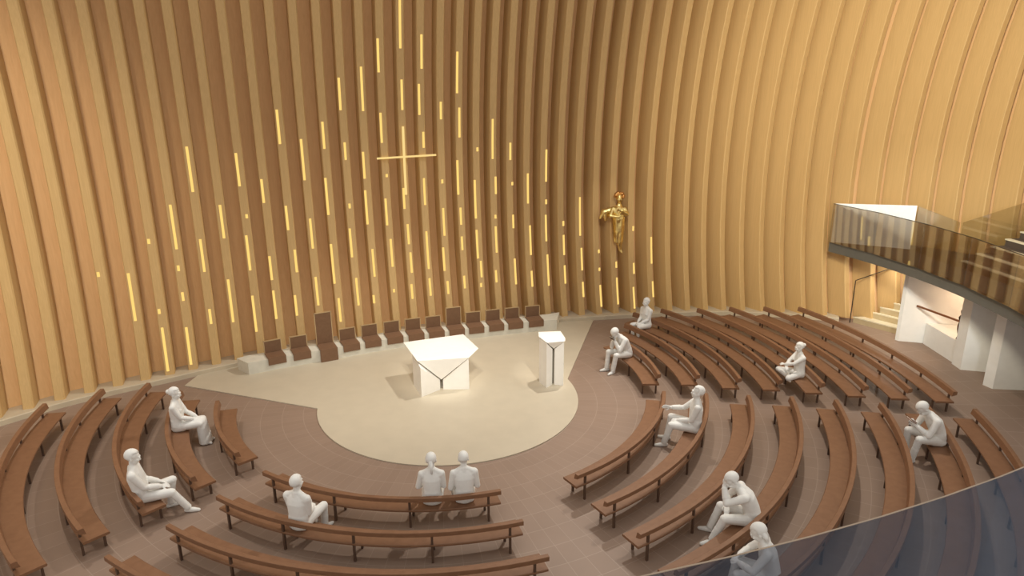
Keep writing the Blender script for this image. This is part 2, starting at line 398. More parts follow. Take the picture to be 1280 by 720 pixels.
for i, (x, y) in enumerate(CH):
    a = CH[max(i-1, 0)]; b = CH[min(i+1, 12)]
    rz = math.atan2(b[1]-a[1], b[0]-a[0])
    ht = {2: 1.42, 8: 1.03}.get(i, .80)
    if i == 2: lab = 'tall backed brown chair with seat falling to the floor, third from left on the bench'
    elif i == 8: lab = 'medium high backed brown chair behind the altar, ninth from the left on the stone bench'
    else: lab = f'low backed brown chair on the stone bench, {ordinal(i+1)} from the left'
    nrm = Vector((-math.sin(rz), math.cos(rz)))
    # front lip on the stone edge
    best = min(FR, key=lambda p: abs((p.x-x)*math.cos(rz)+(p.y-y)*math.sin(rz)))
    off = (best.x-x)*nrm.x+(best.y-y)*nrm.y
    px, py = x+nrm.x*off, y+nrm.y*off
    r = thing('chair', lab, 'chair', (px, py, 0), rz, 'brown chairs on the stone bench')
    w = .255
    bm = bmesh.new()
    drop = .03 if i == 2 else .20
    fw = .10 if i == 2 else .035
    pr = [(-fw, drop), (-fw, .425), (.50, .425), (.50, .382), (-.005, .382), (-.005, drop)]
    A = [bm.verts.new((-w, p[0], p[1])) for p in pr]; B = [bm.verts.new((w, p[0], p[1])) for p in pr]
    bm.faces.new(A); bm.faces.new(B[::-1])
    for k in range(6): bm.faces.new((A[k], A[(k+1) % 6], B[(k+1) % 6], B[k]))
    bevel(bm, .012, 2)
    obj('seat', bm, M['seat'], r)
    bm = bmesh.new(); box(bm, -w+.02, w-.02, .43, .48, .43, ht-.03); bevel(bm, .008, 1)
    bk = obj('backrest', bm, M['back'], r)
    bm = bmesh.new()
    for sx in (-1, 1): bar(bm, (sx*(w-.008), .455, .385), (sx*(w-.008), .455, ht), .022, .05)
    bar(bm, (-w, .455, ht-.012), (w, .455, ht-.012), .05, .022)
    obj('frame', bm, M['bright'], bk)

# ------------------------------------------------------------------ altar
DZ = .025
r = thing('altar', 'white folded stone altar with notched star shaped base on the platform', 'altar', (0, .9, DZ))
def poly3(bm, P, F):
    vs = [bm.verts.new((p[0], p[1]-.9, p[2])) for p in P]
    for f in F: bm.faces.new([vs[i] for i in f])
# left block: plan L0, L1, M, back
bm = bmesh.new()
P = [(-.79,.85,0),(-.56,.06,0),(-.06,.47,0),(-.06,1.25,0),(-.70,1.45,0),(-.79,.85,.93),(-.56,.08,.84),(-.06,.47,.30),(-.06,1.25,.30),(-.70,1.45,.96)]
poly3(bm, P, [(4,3,2,1,0),(5,6,7,8,9),(0,1,6,5),(1,2,7,6),(2,3,8,7),(3,4,9,8),(4,0,5,9)])
obj('base_block', bm, M['white'], r)
bm = bmesh.new()
P = [(.02,.47,0),(.73,.40,0),(.73,1.5,0),(.02,1.25,0),(.02,.47,.30),(.73,.42,.90),(.73,1.5,.96),(.02,1.25,.30)]
poly3(bm, P, [(3,2,1,0),(4,5,6,7),(0,1,5,4),(1,2,6,5),(2,3,7,6),(3,0,4,7)])
obj('base_block', bm, M['white'], r)
# joint between the blocks
bm = bmesh.new(); box(bm, -.058, .018, .56-.9, 1.2-.9, 0, .34); obj('joint', bm, M['gap'], r)
# folded table: A back left, B back right, C right tip, D right front, E left front, V lower tip
A, B, C, D, E, V = (-1.05,1.58,1.0),(.66,2.02,1.0),(1.03,.86,1.0),(.74,.40,.93),(-.64,.24,.97),(-.02,.40,.33)
bm = bmesh.new()
P = [A, B, C, D, E, V, (-.85,1.5,.88), (.6,1.85,.88), (.9,.88,.90), (-.02,1.3,.33)]
poly3(bm, P, [(0,4,3,2,1),(4,5,3),(0,1,7,6),(1,2,8,7),(2,3,8),(4,0,6),(4,6,9,5),(3,5,9,8),(6,7,9),(7,8,9)])
obj('altar_table', bm, M['white'], r)

# ambo
r = thing('ambo', 'narrow white stone reading stand with a split front, right of the altar', 'lectern', (3.0, .5, DZ))
def pr2(bm, P, F):
    vs = [bm.verts.new((p[0]-3.0, p[1]-.5, p[2])) for p in P]
    for f in F: bm.faces.new([vs[i] for i in f])
bm = bmesh.new()
P = [(2.69,.62,0),(2.83,.22,0),(3.02,.40,0),(3.02,.78,0),(2.72,.85,0),(2.69,.62,1.30),(2.83,.22,1.31),(3.02,.40,1.06),(3.02,.78,1.02),(2.72,.85,1.36)]
pr2(bm, P, [(4,3,2,1,0),(5,6,7,8,9),(0,1,6,5),(1,2,7,6),(2,3,8,7),(3,4,9,8),(4,0,5,9)]); obj('base_block', bm, M['white'], r)
bm = bmesh.new()
P = [(3.08,.40,0),(3.32,.30,0),(3.34,.80,0),(3.08,.78,0),(3.08,.40,1.06),(3.32,.30,1.30),(3.34,.80,1.34),(3.08,.78,1.02)]
pr2(bm, P, [(3,2,1,0),(4,5,6,7),(0,1,5,4),(1,2,6,5),(2,3,7,6),(3,0,4,7)]); obj('base_block', bm, M['white'], r)
bm = bmesh.new(); box(bm, .021, .079, 0, .27, 0, 1.03); obj('joint', bm, M['gap'], r)
bm = bmesh.new()
P = [(2.675,.61,1.36),(2.835,.205,1.33),(3.05,.385,1.08),(3.345,.285,1.32),(3.37,.42,1.36),(3.32,.86,1.40),(2.70,.87,1.40),(2.69,.62,1.30),(3.335,.80,1.30),(2.72,.84,1.30),(3.05,.7,1.05)]
pr2(bm, P, [(0,1,3,4,5,6),(1,2,3),(0,7,10,2),(0,2,1),(3,2,10,8),(3,8,4),(4,8,5),(5,8,9,6),(6,9,7,0),(7,9,10),(8,10,9)])
obj('desk', bm, M['white'], r)

# ------------------------------------------------------------------ cross
r = thing('wall_cross', 'thin glowing gold cross fixed to the timber ribs', 'cross', rib_front(RIBS[CROSS_RIB], 4.62, 0, -.03))
bx = r.location
bm = bmesh.new(); secs = []
for k in range(7):
    z = 4.62+(6.75-4.62)*k/6
    secs.append([rib_front(RIBS[CROSS_RIB], z, u, d)-bx for u, d in ((-.028,-.09),(.028,-.09),(.028,.005),(-.028,.005))])
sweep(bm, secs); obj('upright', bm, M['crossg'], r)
bm = bmesh.new()
c0 = rib_front(RIBS[CROSS_RIB], 5.82, 0, -.07)
tdir = Vector((.976, .217, 0))
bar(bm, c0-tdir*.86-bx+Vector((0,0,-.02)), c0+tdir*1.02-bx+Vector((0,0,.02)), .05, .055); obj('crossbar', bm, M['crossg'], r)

# ------------------------------------------------------------------ mezzanine
def pol(R, deg): return (R*math.cos(math.radians(deg)), R*math.sin(math.radians(deg)))
arcf = [pol(13.9, -48+(18.8+48)*k/60) for k in range(61)]
outer = [(15.6, 3.55), (17.2, 1.2)]+[pol(17.3, -2-46*k/20) for k in range(21)]
bm = bmesh.new(); prism(bm, arcf+outer, 2.5, 2.85)
o = Vector((15, -1, 2.5))
for v in bm.verts: v.co -= o
tag(obj('mezzanine_slab', bm, M['slab'], loc=o), 'dark grey curved edge of the balcony on the right', 'balcony', kind='structure')
# front glass
r = thing('glass_balustrade', 'curved glass balustrade along the front edge of the right balcony', 'balustrade', (13.6, 0, 2.85))
NP = 9
A0, A1 = -48.0, 18.6
def gp(i, R): a = math.radians(A0+(A1-A0)*i/NP); return (R*math.cos(a)-13.6, R*math.sin(a))
for k in range(NP):
    p, q = Vector(gp(k, 13.81)), Vector(gp(k+1, 13.81)); d = (q-p).normalized()*.006; n = Vector((-d.y, d.x)).normalized()*.008
    bm = bmesh.new(); prism(bm, [tuple(p+d+n), tuple(p+d-n), tuple(q-d-n), tuple(q-d+n)], 0, 1.29); obj('glass_panel', bm, M['glass2'], r)
bm = bmesh.new(); secs = []
for k in range(NP+1):
    secs.append([Vector((*gp(k, R), z)) for R, z in ((13.798,1.29),(13.822,1.29),(13.822,1.305),(13.798,1.305))])
sweep(bm, secs); obj('top_edge', bm, M['steel'], r)
def upright_panel(bm, p, q, z0p, z1p, z0q, z1q, t=.02):
    d = Vector((q[0]-p[0], q[1]-p[1])).normalized(); n = Vector((-d.y, d.x))*t/2
    prism(bm, [(p[0]+n.x, p[1]+n.y), (p[0]-n.x, p[1]-n.y), (q[0]-n.x, q[1]-n.y), (q[0]+n.x, q[1]+n.y)], [z0p, z0p, z0q, z0q], [z1p, z1p, z1q, z1q])
bm = bmesh.new(); upright_panel(bm, (13.16-14.3, 4.40-4, ), (15.08-14.3, 3.08-4), 0, 1.3, 0, 1.41, .03)
tag(obj('parapet_panel', bm, M['panel'], loc=(14.3, 4, 2.85)), 'bright white panel closing the left end of the right balcony', 'panel')
bm = bmesh.new(); upright_panel(bm, (.0, .0), (-.2, -2.05), 0, 1.4, 0, 1.3)
tag(obj('glass_balustrade', bm, M['glass3'], loc=(15.1, 3.04, 2.85)), 'rear glass balustrade between the white panel and the balcony stair', 'balustrade')
bm = bmesh.new(); upright_panel(bm, (0, 0), (2.4, .0), 0, 1.3, .0, 2.0)
tag(obj('glass_balustrade', bm, M['glass3'], loc=(14.95, .93, 2.85)), 'glass balustrade rising beside the balcony stair', 'balustrade')
# balcony steps
r = thing('balcony_stair', 'stepped tiers with pale treads on the right balcony behind the glass', 'stair', (15.0, -1.5, 2.85))
for k in range(5):
    x0 = 15.0+.42*k-15.0; zt = .22+.2*k
    bm = bmesh.new(); box(bm, x0, x0+.5 if k < 4 else x0+.6, -2.6, 2.28, 0, zt); obj('riser', bm, M['riser'], r)
    bm = bmesh.new(); box(bm, x0-.03, x0+.13, -2.6, 2.28, zt-.03, zt+.003); obj('tread', bm, M['step'], r)
# floor stair along the wall
r = thing('floor_stair', 'pale stone stair climbing along the timber wall under the balcony', 'stair', (14.6, 3.8, 0))
LP = [(14.15,4.33),(14.56,4.24),(14.84,3.97),(15.12,3.70),(15.42,3.45),(15.72,3.18),(16.0,2.9)]
wd = Vector((.52, -.85))
LP = [(x+wd.x*.16, y+wd.y*.16) for x, y in LP]
for k in range(6):
    z1 = .22*(k+1); p, q = Vector(LP[k]), Vector(LP[k+1]); q2 = Vector(LP[min(k+2, 6)])
    P = [p, q+(q-p)*.15, q+(q-p)*.15+wd*1.5, p+wd*1.5]
    bm = bmesh.new(); prism(bm, [(v.x-14.6, v.y-3.8) for v in P], 0, z1-.04); obj('riser', bm, M['riser2'], r)
    P = [p-(q-p)*.06, q+(q-p)*.12, q+(q-p)*.12+wd*1.52, p-(q-p)*.06+wd*1.52]
    bm = bmesh.new(); prism(bm, [(v.x-14.6, v.y-3.8) for v in P], z1-.04, z1); obj('tread', bm, M['step'], r)
r = thing('stair_handrail', 'thin black handrail at the foot of the stone stair', 'handrail', (14.12, 4.20, 0))
bm = bmesh.new(); bar(bm, (0, 0, 0), (0, 0, 1.52), .022); obj('post', bm, M['steel'], r)
bm = bmesh.new(); bar(bm, (0, 0, 1.52), (1.3, -.7, 2.3), .022); obj('rail', bm, M['steel'], r)
# white piers
def pier(pts, label, h=2.5):
    c = Vector((sum(p[0] for p in pts)/len(pts), sum(p[1] for p in pts)/len(pts), 0))
    bm = bmesh.new(); prism(bm, [(p[0]-c.x, p[1]-c.y) for p in pts], 0, h); bevel(bm, .008, 1)
    return tag(obj('white_pier', bm, M['pier'], loc=c), label, 'pier', 'white piers under the right balcony')
pier([(14.60,2.46),(14.65,2.36),(16.4,1.64),(16.4,1.76)], 'thin white wall pier under the balcony beside the stone stair')
pier([(15.02,.45),(14.94,.0),(15.65,-.28),(16.4,-.4),(16.4,.16)], 'white wedge pier in the middle under the balcony, right of the warm lit niche')
pier([(14.80,-1.02),(14.86,-1.30),(15.8,-1.52),(16.48,-1.6),(16.48,-.9)], 'white wedge pier under the balcony at the right edge of the picture')
pier([(14.4,-3.2),(14.4,-3.5),(15.3,-3.9),(16.4,-3.9),(16.4,-3.1)], 'white wedge pier under the balcony beyond the right edge')
bm = bmesh.new(); prism(bm, [(16.42-16.5,1.7-1),(16.42-16.5,.2-1),(16.6-16.5,.2-1),(16.6-16.5,1.7-1)], 0, 2.5)
tag(obj('wall_right', bm, M['pier'], loc=(16.5, 1, 0)), 'white back wall of the niche', 'wall', kind='structure')
bm = bmesh.new(); prism(bm, [(16.5-16.5,-.3+1),(16.5-16.5,-3.4+1),(16.7-16.5,-3.4+1),(16.7-16.5,-.3+1)], 0, 2.5)
tag(obj('wall_side', bm, M['pier'], loc=(16.5, -1, 0)), 'white wall between the piers', 'wall', kind='structure')
bm = bmesh.new(); prism(bm, [(15.28-15.7,2.06-1.2),(15.10-15.7,.50-1.2),(16.35-15.7,.42-1.2),(16.40-15.7,1.62-1.2)], 0, .69); bevel(bm, .015, 2)
tag(obj('white_counter', bm, M['pier'], loc=(15.7, 1.2, 0)), 'low white block counter inside the niche under the balcony', 'counter')
bm = bmesh.new(); bar(bm, (0, 0, 0), (.12, -1.62, .06), .05, .05)
tag(obj('niche_rail', bm, M['rail_wood'], loc=(14.93, 2.14, 1.25)), 'brown wooden rail across the front of the white niche', 'rail')
def lathe(bm, prof, n=14, c=(0, 0, 0)):
    rings = [[bm.verts.new((c[0]+r*math.cos(2*PI*k/n), c[1]+r*math.sin(2*PI*k/n), c[2]+z)) for k in range(n)] for r, z in prof]
    for a, b in zip(rings, rings[1:]):
        for k in range(n): bm.faces.new((a[k], a[(k+1) % n], b[(k+1) % n], b[k]))
    bm.faces.new(rings[0][::-1]); bm.faces.new(rings[-1])
bm = bmesh.new(); lathe(bm, [(.05,.0),(.06,.02),(.05,.06),(.03,.1),(.05,.2),(.075,.32),(.08,.42),(.06,.52),(.07,.6),(.085,.68),(.05,.75),(.03,.78),(.05,.82),(.055,.88),(.03,.94),(.01,.96)])
tag(obj('statuette', bm, M['bronze'], True and None, True, loc=(15.22, .62, .69)), 'small dark statuette on the white counter beside the middle pier', 'statuette')

# ------------------------------------------------------------------ viewer's balcony
ac = Vector((-.6, -9.86)); AR = 6.0
bm = bmesh.new()
ang = [-118+(118-25)*k/50 for k in range(51)]
inn = [(ac.x+(AR-.12)*math.cos(math.radians(a)), ac.y+(AR-.12)*math.sin(math.radians(a))) for a in ang]
out_ = [(ac.x+(AR+3)*math.cos(math.radians(a)), ac.y+(AR+3)*math.sin(math.radians(a))) for a in ang[::-1]]
prism(bm, inn+out_, 5.6, 6.0)
o = Vector((0, -17, 5.6))
for v in bm.verts: v.co -= o
tag(obj('floor_balcony', bm, M['deck'], loc=o), 'balcony floor behind the nearest glass', 'floor', kind='structure')
r = thing('glass_railing', 'clear glass railing with a thin bright edge in the bottom right foreground', 'balustrade', (1.0, -15.6, 6.0))
for nm, z0, z1, mm, t in (('glass_pane', 0, 1.1985, M['glass'], .0026), ('top_edge', 1.1985, 1.2, M['edge'], .003)):
    bm = bmesh.new(); secs = []
    for a in ang:
        c, s = math.cos(math.radians(a)), math.sin(math.radians(a))
        secs.append([Vector((ac.x+(AR+d)*c-1.0, ac.y+(AR+d)*s+15.6, z)) for d, z in ((-t/2,z0),(t/2,z0),(t/2,z1),(-t/2,z1))])
    sweep(bm, secs); obj(nm, bm, mm, r)
# ------------------------------------------------------------------ people
def ico(bm, c, r, rot=None, sub=2):
    """ellipsoid"""
    R = rot if rot is not None else Matrix.Identity(3)
    res = bmesh.ops.create_icosphere(bm, subdivisions=sub, radius=1.0)
    r = Vector(r) if not isinstance(r, (int, float)) else Vector((r, r, r))
    for v in res['verts']:
        v.co = Vector(c) + R @ Vector((v.co.x*r.x, v.co.y*r.y, v.co.z*r.z))
def cone(bm, p, q, r0, r1, n=12, sx=1.0):
    p, q = Vector(p), Vector(q); d = (q-p).normalized()
    u = Vector((1, 0, 0)) if abs(d.x) < .9 else Vector((0, 1, 0))
    s = d.cross(u).normalized(); t = s.cross(d).normalized()
    A = [bm.verts.new(p+(t*math.cos(2*PI*k/n)*sx+s*math.sin(2*PI*k/n))*r0) for k in range(n)]
    B = [bm.verts.new(q+(t*math.cos(2*PI*k/n)*sx+s*math.sin(2*PI*k/n))*r1) for k in range(n)]
    bm.faces.new(A[::-1]); bm.faces.new(B)
    for k in range(n): bm.faces.new((A[k], A[(k+1) % n], B[(k+1) % n], B[k]))
def cap(bm, p, q, r0, r1, sub=2):
    ico(bm, p, r0, None, sub); ico(bm, q, r1, None, sub); cone(bm, p, q, r0, r1, 14 if sub > 1 else 8)
def ik(a, b, l1, l2, pole):
    a, b = Vector(a), Vector(b); d = b-a; L = min(d.length, (l1+l2)*.995); dn = d.normalized(); b = a+dn*L
    x = (l1*l1-l2*l2+L*L)/(2*L); h = math.sqrt(max(0, l1*l1-x*x))
    pl = Vector(pole); pl = (pl-dn*pl.dot(dn)).normalized()
    return a+dn*x+pl*h, b
def remesh(bm, name, mat, voxel, parent=None, it=2):
    me = bpy.data.meshes.new('tmp'); bmesh.ops.recalc_face_normals(bm, faces=bm.faces); bm.to_mesh(me); bm.free()
    t = bpy.data.objects.new('tmp', me); COL.objects.link(t)
    m = t.modifiers.new('r', 'REMESH'); m.mode = 'VOXEL'; m.voxel_size = voxel
    s = t.modifiers.new('s', 'SMOOTH'); s.factor = .5; s.iterations = it
    dg = bpy.context.evaluated_depsgraph_get()
    m2 = bpy.data.meshes.new_from_object(t.evaluated_get(dg), depsgraph=dg)
    bpy.data.objects.remove(t); bpy.data.meshes.remove(me)
    m2.name = name; m2.materials.clear(); m2.materials.append(mat)
    for p in m2.polygons: p.use_smooth = True
    o = bpy.data.objects.new(name, m2); COL.objects.link(o)
    if parent: o.parent = parent
    return o
def hand(bm, w, d, n, side, k=1.0, curl=.5):
    """w wrist, d pointing direction, n palm normal, side +1 right hand"""
    d = Vector(d).normalized(); n = Vector(n); n = (n-d*n.dot(d)).normalized(); s = d.cross(n).normalized()*side
    w = Vector(w)
    pc = w+d*.045*k
    for j in (-1, 0, 1): cap(bm, w+d*.01*k+s*j*.016*k, w+d*.078*k+s*j*.024*k, .0145*k, .0125*k, 1)
    for j, ln in enumerate((.066, .075, .070, .054)):
        b0 = w+d*.082*k+s*(-.031+.0207*j)*k
        c1 = curl*.7; c2 = curl*1.6
        d1 = (d*math.cos(c1)+n*math.sin(c1)); d2 = (d*math.cos(c2)+n*math.sin(c2))
        b1 = b0+d1*ln*.55*k; b2 = b1+d2*ln*.5*k
        cap(bm, b0, b1, .0098*k, .0088*k, 1); cap(bm, b1, b2, .0088*k, .0075*k, 1)
    t0 = w+d*.025*k-s*.028*k; t1 = t0+(d*.7-s*.7+n*.25).normalized()*.042*k; t2 = t1+(d*.95-s*.1+n*.35).normalized()*.032*k
    cap(bm, t0, t1, .0125*k, .0108*k, 1); cap(bm, t1, t2, .0108*k, .0085*k, 1)

def head(bm, c, R, k=1.0):
    def P(x, y, z): return Vector(c)+R @ Vector((x, y, z))
    ico(bm, P(0, -.012, .028), (.076, .095, .088), R, 3)      # cranium
    ico(bm, P(0, .022, -.03), (.062, .072, .082), R, 3)       # face
    ico(bm, P(0, .048, -.080), (.032, .032, .026), R, 2)      # chin
    ico(bm, P(0, .086, .018), (.05, .014, .012), R, 2)        # brow
    cap(bm, P(0, .088, .004), P(0, .100, -.030), .009, .0125, 2)  # nose
    ico(bm, P(0, .082, -.056), (.022, .011, .006), R, 2)      # lips
    ico(bm, P(0, .080, -.068), (.019, .010, .006), R, 2)
    for s in (-1, 1):
        ico(bm, P(s*.075, -.008, -.012), (.010, .020, .031), R, 2)  # ears
        ico(bm, P(s*.040, .072, -.022), (.020, .020, .020), R, 2)   # cheeks

def hair_mesh(name, c, R, style, parent, mat):
    bm = bmesh.new()
    def P(x, y, z): return Vector(c)+R @ Vector((x, y, z))
    res = bmesh.ops.create_icosphere(bm, subdivisions=3, radius=1.0)
    dead = []
    for v in res['verts']:
        q = v.co.copy()
        if (q.y > .35 and q.z < .45) or q.z < (-.55 if style != 'long' else -.9): dead.append(v)
        v.co = P(q.x*.083, q.y*.102-.016, q.z*.097+.032)
    bmesh.ops.delete(bm, geom=dead, context='VERTS')
    bmesh.ops.solidify(bm, geom=bm.faces[:], thickness=.012)
    if style == 'bun': ico(bm, P(0, -.115, .03), (.042, .038, .042), R, 2)
    if style == 'tail': cap(bm, P(0, -.10, .0), P(0.015, -.12, -.17), .032, .014)
    if style == 'long':
        for s in (-1, 0, 1): cap(bm, P(s*.045, -.05, -.01), P(s*.05, -.055, -.11), .036, .024)
    o = obj(name, bm, mat, parent, True)
    return o

HS = 1.13
def rotx(a): return Matrix.Rotation(a, 3, 'X')
def person(label, R, deg, face, k, seat_z=.385, lean=0.0, curve=0.0, hpitch=0.0, hyaw=0.0, kpole=None, female=False, hair='short', arms=None, feet=None, skirt=False, knees=None, group='white seated figures', shin=.41, side=0.0):
    pos = (R*math.cos(math.radians(deg)), R*math.sin(math.radians(deg)), 0)
    rz = math.atan2(face[1], face[0])-PI/2
    fz = -seat_z/k
    F = .92 if female else 1.0
    bm = bmesh.new()
    def D(a): return Vector((math.sin(side)*math.cos(a), math.sin(a), math.cos(a)*math.cos(side)))
    pel = Vector((0, 0, .115))
    wai = pel+D(lean*.7)*.15; che = wai+D(lean+curve*.3)*.19; nb = che+D(lean+curve*.7)*.17
    hr = lean+curve+hpitch
    nk = nb+D(lean+curve*.8+hpitch*.4)*.055
    hc = nb+D(lean+curve*.8+hpitch*.5)*.165+Vector((0, .015, 0))
    def rot(a): return rotx(-a)
    hipw = 1.08 if female else 1.0
    prof = [(Vector((0, .0, .0)), 0, .120, .085), (Vector((0, .0, .03)), 0, .158*hipw, .118), (pel, lean*.4, .172*hipw, .130), (pel.lerp(wai, .55), lean*.7, .166*F, .126), (wai, lean, .156*F, .120),
            (wai.lerp(che, .5), lean+curve*.2, .166*F, .124), (che, lean+curve*.4, .176*F, .125), (che.lerp(nb, .45), lean+curve*.6, .166*F, .104), (che.lerp(nb, .8), lean+curve*.7, .130*F, .080), (nb, lean+curve*.8, .072, .062)]
    rings = []
    for c_, a_, rx, ry in prof:
        Q = rot(a_)
        rings.append([c_+Q @ Vector((rx*math.copysign(abs(math.cos(t))**.85, math.cos(t)), ry*math.copysign(abs(math.sin(t))**.85, math.sin(t)), 0)) for t in [2*PI*q/28 for q in range(28)]])
    sweep(bm, rings)
    ico(bm, Vector((0, -.035, .055)), (.150*hipw, .095, .075), None, 3)
    Rc = rot(lean+curve*.6)
    if female:
        for s in (-1, 1): ico(bm, che+Rc @ Vector((s*.065, .085, -.02)), (.06, .05, .055), None, 2)
    sh = {s: che.lerp(nb, .56)+Rc @ Vector((s*.178*F, -.005, 0)) for s in (-1, 1)}
    for s in (-1, 1):
        cap(bm, nb+D(lean+curve)*.015, nb.lerp(sh[s], .6)-D(lean+curve)*.004, .054, .060); cap(bm, nb.lerp(sh[s], .6)-D(lean+curve)*.004, sh[s], .060, .060)
        cap(bm, sh[s]*.6+che*.4, sh[s], .075, .066)
    cap(bm, nb-D(lean+curve)*.05, hc-D(hr)*.05, .062, .052)
    cone(bm, nb-D(lean+curve)*.035, nb+D(lean+curve)*.03, .085, .066, 16)   # collar
    HR = Matrix.Rotation(hyaw, 3, 'Z') @ rot(hr)
    hb_ = bmesh.new(); head(hb_, (0, 0, 0), HR)
    for v in hb_.verts: v.co = v.co*HS+hc
    mt_ = bpy.data.meshes.new('t'); hb_.to_mesh(mt_); hb_.free(); bm.from_mesh(mt_); bpy.data.meshes.remove(mt_)
    # jacket / shirt hem
    # legs
    hip = {s: Vector((s*.09, .02, .085)) for s in (-1, 1)}
    feet = feet or {-1: (-.12, .50), 1: (.12, .50)}
    th = .435
    kneep = {}
    for s in (-1, 1):
        fx, fy = feet[s][0], feet[s][1]; lift = feet[s][2] if len(feet[s]) > 2 else 0
        an = Vector((fx, fy, fz+.075+lift))
        kn, an = ik(hip[s], an, th, shin, (s*.15, .35, 1.0) if kpole is None else (s*kpole[0], kpole[1], kpole[2]))
        kneep[s] = kn
        cap(bm, hip[s], kn, .098 if not female else .092, .070)
        cap(bm, Vector((s*.085, -.02, .075)), hip[s]+Vector((0, .1, .0)), .095, .09)
        cap(bm, kn, kn.lerp(an, .35), .064, .060); cap(bm, kn.lerp(an, .35), an, .060, .040)
        if not skirt and not female: cone(bm, kn.lerp(an, .45), an+(an-kn).normalized()*.0, .062, .058, 14)  # trouser leg
        toe = feet[s][3] if len(feet[s]) > 3 else (s*.25, 1.0)
        td = Vector((toe[0], toe[1], 0)).normalized(); base = fz+.034+lift
        h0 = Vector((an.x, an.y, base))-td*.045
        cap(bm, h0, h0+td*.11, .036, .042); cap(bm, h0+td*.11, h0+td*.205+Vector((0, 0, -.008)), .042, .028)
        cap(bm, Vector((an.x, an.y, an.z)), h0+td*.05, .042, .038)
    if skirt:
        km = (kneep[-1]+kneep[1])/2
        for q in range(13):
            f = q/12; ico(bm, Vector((0, .06, .10)).lerp(km, f), (.182-.02*f, .10, .098), None, 3)
        am = Vector((0, max(feet[1][1], feet[-1][1])+.03, fz+.05))
        for q in range(13):
            f = q/12; ico(bm, km.lerp(am, f), (.162+.03*f*f, .098+.035*f, .07), None, 3)
    # arms
    arms = arms or {-1: ((-.06, .33, .20), (-.7, -.3, -.6)), 1: ((.05, .31, .22), (.7, -.3, -.6))}
    wr = {}
    for s in (-1, 1):
        tgt = arms[s][0]; pole = arms[s][1]
        el, w = ik(sh[s], tgt, .29*F, .255*F, pole)
        cap(bm, sh[s], el, .066*F+.002, .051*F); cap(bm, el, w, .051*F, .033*F)
        cone(bm, el.lerp(w, .3), el.lerp(w, .9), .054*F, .044*F, 14)   # sleeve and cuff
        d = arms[s][2] if len(arms[s]) > 2 else (w-el)
        n = arms[s][3] if len(arms[s]) > 3 else (-s*.5, 0, -.85)
        cu = arms[s][4] if len(arms[s]) > 4 else .5
        hand(bm, w, d, n, s, 1.08, cu); wr[s] = (w, Vector(d).normalized())
    for v in bm.verts: v.co *= k
    o = remesh(bm, 'person', M['figure'], .0095, None, 3)
    o.location = (pos[0], pos[1], seat_z); o.rotation_euler = (0, 0, rz)
    tag(o, label, 'person', group)
    if hair:
        h = hair_mesh('hair', (0, 0, 0), Matrix.Identity(3), hair, o, M['figure'])
        h.data.transform((Matrix.Translation(hc*k) @ HR.to_4x4() @ Matrix.Scale(k*HS, 4)))
    mw = Matrix.Translation(o.location) @ Matrix.Rotation(rz, 4, 'Z')
    return o, mw, {s: (mw @ (wr[s][0]*k), (mw.to_3x3() @ wr[s][1])) for s in wr}

lap = {-1: ((-.06, .28, .21), (-.3, -.6, -.7)), 1: ((.06, .28, .22), (.3, -.6, -.7))}
def toward(deg, off=0): a = math.radians(deg+180+off); return (math.cos(a), math.sin(a))
chin = {-1: ((-.035, .40, .47), (-.25, .2, -1), (.15, .25, .9), (.3, -.9, .1), .9), 1: ((.05, .40, .45), (.25, .2, -1), (-.15, .25, .9), (-.3, -.9, .1), .9)}

o1, m1, h1 = person('white figure bent forward, hands at the chin, on the first right pew', R_U+.20, 14.0, (-.92, -.40), 1.17, lean=.40, curve=.35, hpitch=.25,
    arms=chin, feet={-1: (-.12, .50), 1: (.10, .52)})
person('white figure with hands in the lap, highest in the right block near the wall', R_U+2*SP+.21, 28.6, (-.86, -.50), 1.09, lean=.03, hpitch=.1, female=True, hair='short', arms=lap, feet={-1: (-.09, .44), 1: (.09, .44)})
person('white figure with forearms folded, alone in the middle of the right block', R_U+4*SP+.21, -3.8, (-1, .02), 1.06, lean=.06, hpitch=.15, female=True, hair='bun',
    arms={-1: ((.02, .40, .33), (-.9, .2, -.4), (.8, .3, 0), (0, -.3, -1), .6), 1: ((-.02, .37, .29), (.9, .2, -.4), (-.8, .3, 0), (0, -.3, -1), .6)}, feet={-1: (.10, .24, .315, (1, .15)), 1: (-.10, .33, .315, (-1, .15))}, kpole=(1.0, .45, .12))
person('white figure with one arm held out, on the second lower right pew', R_R+SP+.20, -29.2, (-.93, .30), 1.2, lean=-.02, hpitch=-.12, hyaw=.1,
    arms={-1: ((-.08, .32, .22), (-.25, -.6, -.7)), 1: ((.14, .46, .37), (.3, -.5, -.8), (0, 1, .05), (-.9, 0, -.2), .25)}, feet={-1: (-.15, .56), 1: (.13, .50)})
person('white figure deep in thought, chin on hand, on the fourth lower right pew', R_R+3*SP+.22, -50.3, (-.93, .22), 1.2, lean=.33, curve=.45, hpitch=.05,
    arms={-1: ((-.02, .46, .60), (-.4, .4, -1.0), (0, -.1, 1), (.3, -.9, 0), 1.0), 1: ((.02, .38, .25), (.8, .2, -.5))}, feet={-1: (-.17, .60), 1: (.14, .58)}, hyaw=.25)
person('long haired white figure partly behind the foreground glass railing', R_R+4*SP+.21, -58.0, (-.92, .38), 1.17, lean=.22, curve=.2, hpitch=.15, hair='long',
    arms={-1: ((-.1, .44, .30), (-.8, 0, -.5)), 1: ((.05, .44, .30), (.8, 0, -.5))}, feet={-1: (-.13, .52), 1: (.13, .50)})
